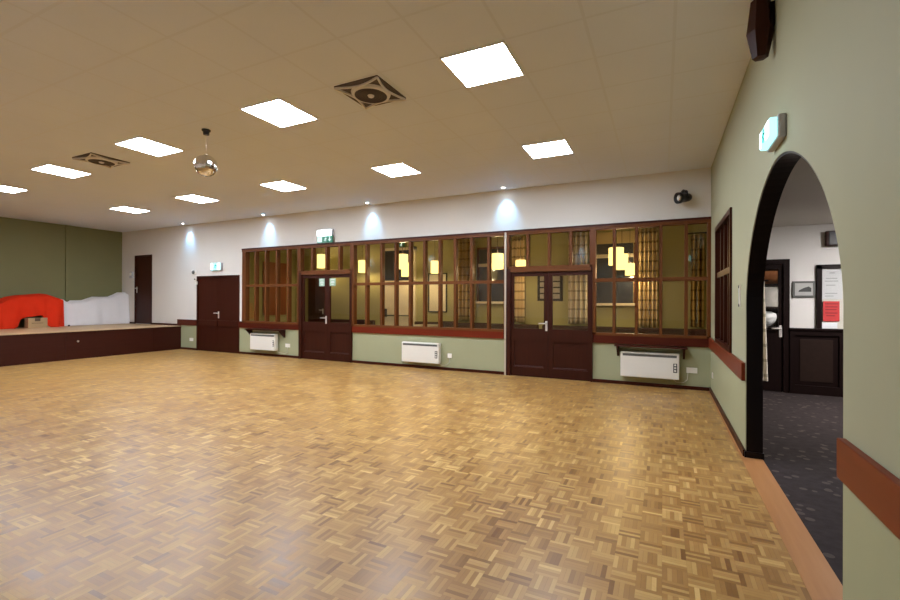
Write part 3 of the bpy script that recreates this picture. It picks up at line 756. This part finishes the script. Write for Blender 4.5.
# ------------------------------------------------------------------ lounge behind the screen
def pendant(x, y, zc, D, H, label):
    t = thing('pendant_lamp', label, 'pendant lamp', (x, y, ZC), 'cream cylinder pendants in the lounge')
    r = D/2
    MB().lathe((x, y, zc), [(r-.006, -H/2), (r, -H/2), (r, H/2), (r-.006, H/2), (r-.006, -H/2)], 28).lathe((x, y, zc), [(0, H/2-.02), (r-.006, H/2-.02), (r-.006, H/2-.024), (0, H/2-.024)], 24).build('lamp_shade', 'shade', t)
    for dz, en in ((-H/2+.012, 9.5), (H/2+.01, 3)):
        L = bpy.data.lights.new('bulb', 'POINT'); L.energy = en; L.color = (1, .80, .50); L.shadow_soft_size = .03
        o = bpy.data.objects.new('bulb', L); C.objects.link(o); o.parent = t; o.location = (0, 0, zc-ZC+dz)
    MB().tube([(x, y, zc+H/2-.02), (x, y, ZC-.02)], .005, 6).build('flex', 'dkbrown', t)
    MB().lathe((x, y, ZC), [(0, 0), (.05, 0), (.045, -.02), (.015, -.035), (0, -.035)], 16).build('ceiling_rose', 'white_pl', t)
P = [(-10.0, 11.1, 2.64, .25, .44, 'lit pendant seen above the doors with the pale green notices'),
     (-8.36, 11.1, 2.42, .23, .38, 'lit pendant in the second and narrow bay after those doors, by the cream wall light'),
     (-5.33, 8.57, 2.26, .25, .33, 'lit pendant in front of the cream fire exit door'),
     (-6.72, 10.95, 2.27, .22, .40, 'small lit pendant half hidden behind the one by the fire exit door'),
     (-5.62, 10.7, 2.29, .22, .34, 'lit pendant above the pale framed board'),
     (-3.18, 8.94, 2.22, .25, .33, 'lit pendant in the last bay before the pale trunking'),
     (-3.17, 10.6, 2.22, .25, .33, 'lit pendant behind the transom beside the pale trunking'),
     (-.735, 8.2, 2.16, .25, .30, 'highest lit pendant of the stepped cluster of three near the corner'),
     (-.79, 10.09, 2.22, .25, .33, 'middle lit pendant of the stepped cluster of three near the corner'),
     (-.70, 11.2, 2.13, .21, .28, 'lowest and smallest pendant of the stepped cluster of three near the corner')]
P[1] = (-8.36, 11.1, 2.42, .23, .38, 'lit pendant in the first bay after the doors with the pale green notices')
for a in P: pendant(*a)

# fire exit door with glazed top
t = thing('fire_exit_door', 'cream fire exit door with dark glazing and push bar, behind the screen', 'door', (-7.33, YL, 0))
x0, x1 = -7.93, -6.72
f = MB().box((x0, YL-.06, 0), (x0+.09, YL, 3.0)).box((x1-.09, YL-.06, 0), (x1, YL, 3.0)).box((x0, YL-.06, 2.92), (x1, YL, 3.0)).box((x0, YL-.06, 1.86), (x1, YL, 1.99))
f.build('door_frame', 'cream_door', t)
MB().box((x0+.09, YL-.04, .01), (x1-.09, YL-.002, 1.86)).build('door_leaf', 'cream_door', t)
MB().box((x0+.09, YL-.03, 1.99), (x1-.09, YL-.002, 2.92)).build('dark_glazing', 'night', t)
MB().tube([(x0+.16, YL-.10, .915), (x1-.16, YL-.10, .915)], .018).box((x0+.13, YL-.11, .87), (x0+.18, YL-.04, 1.12)).box((x1-.18, YL-.11, .87), (x1-.13, YL-.04, .96)).build('push_bar', 'dkplastic', t)
sx0, sx1 = -7.49, -7.14
t = thing('exit_sign', 'dark green exit sign above the cream fire exit door', 'exit sign', (-7.32, YL, 2.99), 'exit signs')
MB().box((sx0, YL-.05, 3.02), (sx1, YL, 3.21)).build('sign_case', 'sign_g', t)
m = MB()
running_man(lambda u, v: (sx0+.06+u*.12, YL-.0505, 3.03+v*.12), 0, m, (0, -.002, 0))
m.build('exit_mark', 'sign_w2', t); m = MB()
running_man(lambda u, v: (sx0+.20+u*.12, YL-.0505, 3.03+v*.12), 0, m, (0, -.002, 0)); m.build('exit_mark', 'sign_w2', t)
MB().box((sx0+.02, YL-.07, 3.215), (sx1-.02, YL, 3.25)).build('sign_lamp', 'sign_w', t)
# framed board
t = thing('notice_board', 'pale framed board on the lounge wall beside the fire exit door', 'board', (-6.0, YL, 1.03))
x0, x1, z0, z1 = -6.30, -5.68, 1.03, 2.19
MB().box((x0, YL-.03, z0), (x0+.035, YL, z1)).box((x1-.035, YL-.03, z0), (x1, YL, z1)).box((x0+.035, YL-.03, z0), (x1-.035, YL, z0+.035)).box((x0+.035, YL-.03, z1-.035), (x1-.035, YL, z1)).build('board_frame', 'dkbrown', t)
MB().box((x0+.03, YL-.018, z0+.03), (x1-.03, YL-.001, z1-.03)).build('board_face', 'board', t)
# night windows
def night_window(n, x0, x1, z0, z1, label, blind):
    t = thing('window_%d' % n, label, 'window', ((x0+x1)/2, YL, z0), kind='structure')
    f = MB().box((x0, YL-.05, z0), (x0+.035, YL, z1), 1).box((x1-.035, YL-.05, z0), (x1, YL, z1), 1).box((x0, YL-.05, z1-.05), (x1, YL, z1), 1)
    f.box((x0+.035, YL-.045, z0+.64*(z1-z0)), (x1-.035, YL-.004, z0+.64*(z1-z0)+.09))
    f.box((x0-.08, YL-.12, z0-.06), (x1+.08, YL, z0)); f.build('window_frame', ['cream_door', 'mull'], t)
    MB().box((x0+.05, YL-.025, z0), (x1-.05, YL-.003, z1-.05)).build('dark_glass', 'night', t)
    if blind: MB().box((x0, YL-.07, z1-.28), (x1, YL-.052, z1)).build('blind', 'blind', t)
night_window(7, -4.72, -3.72, 1.36, 2.87, 'dark night window behind the ten-bay section', False)
night_window(8, -1.66, -.60, 1.33, 3.08, 'dark night window with a buff blind near the corner', True)
# curtains
def curtain(x0, x1, z0, z1, y, mat, label, tie=0., n=5, group='tartan curtains in the lounge'):
    m = MB(); N = n*10; fr, bk = [], []
    for i in range(13):
        z = z0+(z1-z0)*i/12; k = 1-tie*(1-i/12)*.25; a, b = [], []
        for j in range(N+1):
            s = j/N; x = x0+(x1-x0)*s*k+(x1-x0)*(1-k)/2
            yy = y+.075*math.sin(s*n*2*PI)+.01*math.sin(s*n*4.3*PI+i*.4)
            a.append(Vector((x, yy, z))); b.append(Vector((x, yy+.006, z)))
        fr.append(a+b[::-1])
    m.grid(fr, closed=True); m.grid([fr[0][:N+1], fr[0][:N:-1]]); m.grid([fr[-1][:N+1], fr[-1][:N:-1]])
    bmesh.ops.remove_doubles(m.bm, verts=m.bm.verts, dist=1e-5)
    t = thing('curtain', label, 'curtain', ((x0+x1)/2, y, z1), group)
    m.build('curtain_cloth', mat, t)
    MB().tube([(x0-.08, y, z1+.03), (x1+.08, y, z1+.03)], .014).tube([(x0-.04, y, z1+.03), (x0-.04, YL, z1+.03)], .010).tube([(x1+.04, y, z1+.03), (x1+.04, YL, z1+.03)], .010).build('curtain_rail', 'dkbrown', t)
yc = YL-.17
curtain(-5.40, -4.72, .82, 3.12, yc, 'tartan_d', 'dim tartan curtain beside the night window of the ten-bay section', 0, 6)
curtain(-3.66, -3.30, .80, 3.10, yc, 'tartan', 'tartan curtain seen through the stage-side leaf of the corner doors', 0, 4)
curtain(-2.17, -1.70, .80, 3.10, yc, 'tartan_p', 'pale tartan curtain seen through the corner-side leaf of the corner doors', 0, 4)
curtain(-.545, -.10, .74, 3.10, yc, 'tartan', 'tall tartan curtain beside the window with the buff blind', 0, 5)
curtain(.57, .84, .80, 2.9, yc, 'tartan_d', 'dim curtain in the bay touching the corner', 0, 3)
# picture frame with several photos
t = thing('photo_frame', 'dark multi-photo frame on the lounge wall behind the corner doors', 'picture frame', (-2.67, YL, 1.38))
x0, x1, z0, z1 = -3.0, -2.34, 1.38, 2.08
MB().box((x0, YL-.03, z0), (x1, YL, z1), 0, .004).build('frame', 'dkbrown', t)
for i in range(2):
    for j in range(4):
        a = x0+.07+i*.29; b = z0+.06+j*.155
        MB().box((a, YL-.033, b), (a+.23, YL-.029, b+.12)).build('photo_print', 'photo', t)
# wall boards of the lounge
t = thing('wood_panel', 'tall reddish brown wooden board on the lounge end wall', 'panel', (XL0, 10.65, .88))
MB().box((XL0+.002, 10.18, .88), (XL0+.05, 11.14, 2.62), 0, .01).build('board', 'bench_wood', t)
MB().box((XL0+.048, 10.28, 1.0), (XL0+.062, 10.62, 2.5), 0, .004).box((XL0+.048, 10.70, 1.0), (XL0+.062, 11.04, 2.5), 0, .004).build('raised_panel', 'bench_wood', t)
t = thing('lounge_door', 'dark brown door in the lounge wall behind the doors with green notices', 'door', (-10.56, YL, 0))
MB().box((-10.98, YL-.04, 0), (-10.17, YL, 2.24)).build('door_frame', 'mahog', t)
MB().box((-10.92, YL-.055, .01), (-10.23, YL-.035, 2.18)).build('door_leaf', 'mahog', t)
lever(MB(), -10.31, YL-.055, 1.0, -1).build('door_handle', 'handle', t)
# upholstered wall benches and tables
def bench(x0, x1, label):
    t = thing('wall_bench', label, 'bench', ((x0+x1)/2, YL-.3, 0), 'dark red benches along the lounge wall')
    MB().box((x0, YL-.62, .0), (x1, YL-.22, .36)).build('bench_base', 'dkbrown', t)
    MB().box((x0, YL-.66, .36), (x1, YL-.22, .47), 0, .03).build('seat', 'seat', t)
    MB().box((x0, YL-.34, .47), (x1, YL-.22, .76), 0, .03).build('backrest', 'seat', t)
bench(-6.6, -2.9, 'long dark red bench below the framed board')
bench(-2.8, .9, 'long dark red bench below the window with the buff blind')
bench(-10.05, -8.05, 'short dark red bench beside the cream fire exit door')
def table(x, y, label, z=.74):
    t = thing('lounge_table', label, 'table', (x, y, 0), 'round tables in the lounge')
    MB().lathe((x, y, z), [(0, 0), (.40, 0), (.41, -.012), (.40, -.028), (0, -.03)], 32).build('tabletop', 'tabletop', t)
    MB().tube([(x, y, .03), (x, y, z-.03)], .035, 12).build('pedestal', 'dkplastic', t)
    MB().lathe((x, y, 0), [(0, .04), (.05, .035), (.24, .012), (.24, 0), (0, 0)], 28).build('base', 'dkplastic', t)
table(-2.68, 9.2, 'round table behind the stage-side leaf of the corner doors')
table(-1.75, 9.3, 'round table behind the corner-side leaf of the corner doors')
table(-8.3, 9.4, 'round table behind the doors with the pale green notices')
table(-5.6, 10.1, 'round table in front of the fire exit door')
def stool(x, y, label):
    t = thing('low_chair', label, 'chair', (x, y, 0), 'dark low chairs in the lounge')
    MB().box((x-.22, y-.21, .40), (x+.22, y+.21, .48), 0, .025).build('seat', 'seat', t)
    MB().box((x-.21, y-.23, .52), (x+.21, y-.18, .86), 0, .02).build('backrest', 'seat', t)
    for sx_ in (-1, 1):
        MB().box((x+sx_*.18-.015, y-.225, .0), (x+sx_*.18+.015, y-.19, .6)).build('leg', 'dkbrown', t)
        MB().box((x+sx_*.18-.015, y+.17, .0), (x+sx_*.18+.015, y+.20, .41)).build('leg', 'dkbrown', t)
stool(-7.25, 9.9, 'dark low chair near the push bar of the fire exit door')
stool(-4.9, 10.2, 'dark low chair below the framed board')
stool(-3.9, 9.9, 'dark low chair below the night window of the ten-bay section')
stool(-1.75, 8.55, 'dark low chair behind the corner-side leaf of the corner doors')

# ------------------------------------------------------------------ bar beyond the archway
t = thing('door_5', 'dark glazed door with lever handle on the bar wall', 'door', (1.45, YB, 0), kind='structure')
MB().box((BD[1], YB-.03, 0), (1.735, YB+.08, 2.03)).box((1.15, YB-.03, 0), (BD[0], YB+.08, 2.03)).box((BD[0], YB-.03, BD[2]-.04), (BD[1], YB+.08, 2.03)).build('door_frame', 'dkbrown', t)
l = MB().box((BD[0]+.003, YB, .01), (BD[0]+.06, YB+.04, 1.955)).box((1.60, YB, .01), (BD[1]-.003, YB+.04, 1.955)).box((BD[0]+.06, YB, 1.885), (1.60, YB+.04, 1.955)).box((BD[0]+.06, YB, .01), (1.60, YB+.04, .95)).build('door_leaf', 'dkbrown', t)
MB().box((BD[0]+.05, YB+.015, .94), (1.61, YB+.021, 1.895)).build('glass_pane', 'glass_clear', l)
h = lever(MB(), 1.628, YB, .925, -1).build('door_handle', 'handle', t); h['label'] = 'steel lever handle'
tag(MB().box((1.32, 8.75, 1.67), (1.75, 9.1, 1.88), 0, .005).build('storage_box', 'orange'), 'orange brown box at the top of the store behind the bar door', 'box')
tag(MB().box((1.32, 8.7, 1.30), (1.75, 9.1, 1.62), 0, .005).build('grey_carton', 'greyitem'), 'grey carton on the shelf behind the bar door glass', 'box')
t = thing('store_shelf', 'dark shelf unit behind the bar door glass', 'shelf', (1.6, 8.9, 0))
for z in (1.27, 1.64, .93): MB().box((1.18, 8.65, z), (2.19, 9.28, z+.03)).build('shelf_board', 'dkbrown', t)
for x in (1.18, 2.16): MB().box((x, 8.65, 0), (x+.03, 9.28, 1.9)).build('upright', 'dkbrown', t)
b = MB(); rows = []
for i in range(9):
    a = i/8; r = .13*math.sin(PI*min(1, .25+.75*(1-a)))**.6*(1.0 if a < .95 else .6)
    rows.append([Vector((1.52+r*1.15*math.cos(k*PI/10)*(1+.08*math.sin(3*k)), 8.78+r*.6*math.sin(k*PI/10), .96+.26*a)) for k in range(20)])
b.grid(rows, closed=True); b.bm.faces.new([v for v in b.bm.verts][-20:]); b.bm.faces.new([v for v in b.bm.verts][:20])
tag(b.build('white_bag', 'paper'), 'white bag on the shelf behind the bar door glass', 'bag')
t = thing('store_fill_lamp', 'hidden fill lamp added to brighten the store behind the bar door', 'lamp', (1.85, 8.48, 1.42))  # invented bulb, out of sight beside the door, added to brighten the shelves
MB().lathe((1.85, 8.48, 1.42), [(0, -.07), (.03, -.06), (.045, -.03), (.03, 0), (0, 0)], 14).build('bulb', 'store_e', t)
# plaid curtain at the bar door
m = MB(); fr = []; N = 30
for i in range(13):
    z = .17+1.52*i/12; w = .20-.05*i/12; a, b_ = [], []
    for j in range(N+1):
        s = j/N; x = 1.25+w*s; yy = 8.17+.02*math.sin(s*3*2*PI)
        a.append(Vector((x, yy, z))); b_.append(Vector((x, yy+.006, z)))
    fr.append(a+b_[::-1])
m.grid(fr, closed=True); m.grid([fr[0][:N+1], fr[0][:N:-1]]); m.grid([fr[-1][:N+1], fr[-1][:N:-1]])
t = thing('plaid_curtain', 'pale plaid curtain hanging in front of the glazed bar door', 'curtain', (1.34, 8.17, 1.7))
m.build('curtain_cloth', 'tartan_p', t)
MB().tube([(1.16, 8.17, 1.70), (1.45, 8.17, 1.70)], .012).tube([(1.18, 8.17, 1.70), (1.18, 8.275, 1.70)], .008).build('curtain_rail', 'dkbrown', t)
# panelled lower wall
m = MB().box((1.737, YB-.02, 0), (5.19, YB, .955)).box((1.737, YB-.05, .0), (5.19, YB-.02, .13)).box((1.737, YB-.05, .88), (5.19, YB-.02, .955))
for x in (1.737, 2.32, 2.93, 3.55, 4.2): m.box((x, YB-.05, .13), (x+.06, YB-.02, .88))
for x in (1.80, 2.39, 3.0, 3.62): m.box((x+.06, YB-.03, .19), (x+.45, YB-.02, .82), 1, .004)
m.box((1.737, YB-.075, .955), (5.19, YB, .985), 0, .004)
struct('trim_9', m, ['dkbrown', 'barpanel'], 'dark panelled lower wall of the bar with a top ledge', 'panelling')
# picture, speaker, notice window
t = thing('picture', 'small dark framed photograph between the bar door and the notice window', 'picture', (1.9, YB, 1.44))
x0, x1, z0, z1 = 1.77, 2.045, 1.445, 1.69
MB().box((x0, YB-.025, z0), (x1, YB, z1), 0, .004).build('frame', 'grille', t)
MB().box((x0+.03, YB-.028, z0+.03), (x1-.03, YB-.024, z1-.03)).build('mount', 'photo_l', t)
MB().prism([(x0+.07, YB-.028, z0+.085), (x1-.05, YB-.028, z0+.085), (x1-.05, YB-.028, z0+.14), (x1-.08, YB-.028, z0+.165), (x0+.14, YB-.028, z0+.145), (x0+.08, YB-.028, z0+.11)], (0, -.002, 0)).build('photo_print', 'photo_d', t)
t = thing('bar_speaker', 'small black speaker high on the white bar wall', 'speaker', (2.23, YB, 2.2))
MB().box((2.155, YB-.09, 2.20), (2.39, YB-.01, 2.42), 0, .008).build('speaker_case', 'mahog', t)
MB().box((2.185, YB-.098, 2.212), (2.382, YB-.088, 2.408), 0, .004).build('speaker_grille', 'dkplastic', t)
t = thing('notice_window', 'dark framed window with papers stuck inside, above the bar panelling', 'window', (2.45, YB, .985))
x0, x1, z0, z1 = 2.06, 2.9, .985, 1.93
MB().box((x0, YB-.04, z0), (x0+.06, YB, z1)).box((x1-.06, YB-.04, z0), (x1, YB, z1)).box((x0, YB-.04, z1-.06), (x1, YB, z1)).build('window_frame', 'dkbrown', t)
MB().box((x0+.05, YB-.012, z0), (x1-.05, YB-.004, z1-.05)).build('backing', 'white', t)
MB().box((x0+.05, YB-.022, z0), (x1-.05, YB-.018, z1-.05)).build('glass_pane', 'glass_clear', t)
t = thing('white_notice', 'white paper notice in the bar window above the red one', 'notice', (2.20, YB, 1.40))
MB().box((2.125, YB-.016, 1.42), (2.36, YB-.0125, 1.86)).build('paper_sheet', 'paper', t)
m = MB()
for z, a, b in ((1.80, 2.21, 2.27), (1.72, 2.17, 2.30), (1.68, 2.16, 2.31), (1.62, 2.17, 2.28), (1.50, 2.16, 2.30), (1.46, 2.16, 2.26)): m.box((a, YB-.0172, z), (b, YB-.0158, z+.012))
m.build('print_lines', 'ink', t)
t = thing('red_notice', 'red paper notice stuck in the bar window', 'notice', (2.22, YB, 1.1))
MB().box((2.135, YB-.0272, 1.095), (2.325, YB-.0225, 1.39)).build('paper_sheet', 'redpaper', t)
m = MB()
for z, a, b in ((1.345, 2.15, 2.31), (1.30, 2.16, 2.30), (1.26, 2.16, 2.29), (1.21, 2.16, 2.30), (1.17, 2.17, 2.27)): m.box((a, YB-.0285, z), (b, YB-.027, z+.014))
m.build('print_lines', 'redink', t)
tag(MB().box((2.12, YB-.0272, .99), (2.30, YB-.0225, 1.075)).build('paper_slip', 'paper'), 'white slip below the red notice', 'notice')
# bar ceiling light
t = thing('bar_ceiling_light', 'round ceiling light of the bar', 'ceiling light', (3.0, 6.6, ZB))
MB().lathe((3.0, 6.6, ZB), [(.19, 0), (.20, -.03), (.185, -.04), (.18, 0)], 32).build('light_rim', 'white_pl', t)
MB().lathe((3.0, 6.6, ZB), [(0, -.06), (.10, -.055), (.182, -.03), (.182, -.005), (0, -.005)], 32).build('diffuser', 'bar_lamp', t)

# ------------------------------------------------------------------ world, camera, view
w = bpy.data.worlds.new('World'); sc.world = w; w.use_nodes = True
w.node_tree.nodes['Background'].inputs[0].default_value = (.01, .011, .014, 1); w.node_tree.nodes['Background'].inputs[1].default_value = 1
cam = bpy.data.cameras.new('Camera'); co = bpy.data.objects.new('Camera', cam); C.objects.link(co)
cam.sensor_fit = 'HORIZONTAL'; cam.sensor_width = 36; cam.lens = 441.63/900*36; cam.clip_start = .02; cam.clip_end = 100
yaw, pit, rol = .44896, .00127, .00355
fw = Vector((-math.sin(yaw)*math.cos(pit), math.cos(yaw)*math.cos(pit), math.sin(pit)))
r = Vector((math.cos(yaw), math.sin(yaw), 0)); u = r.cross(fw)
r2 = r*math.cos(rol)+u*math.sin(rol); u2 = -r*math.sin(rol)+u*math.cos(rol)
co.matrix_world = Matrix(((r2.x, u2.x, -fw.x, 0), (r2.y, u2.y, -fw.y, 0), (r2.z, u2.z, -fw.z, 1.38), (0, 0, 0, 1)))
sc.camera = co
vs = sc.view_settings; vs.view_transform = 'Standard'; vs.look = 'None'; vs.exposure = 1.25; vs.gamma = 1; vs.use_curve_mapping = False
sc.cycles.use_denoising = True
sc.cycles.max_bounces = 10; sc.cycles.diffuse_bounces = 6; sc.cycles.transparent_max_bounces = 12
sc.cycles.sample_clamp_indirect = 6; sc.cycles.caustics_reflective = False; sc.cycles.caustics_refractive = False
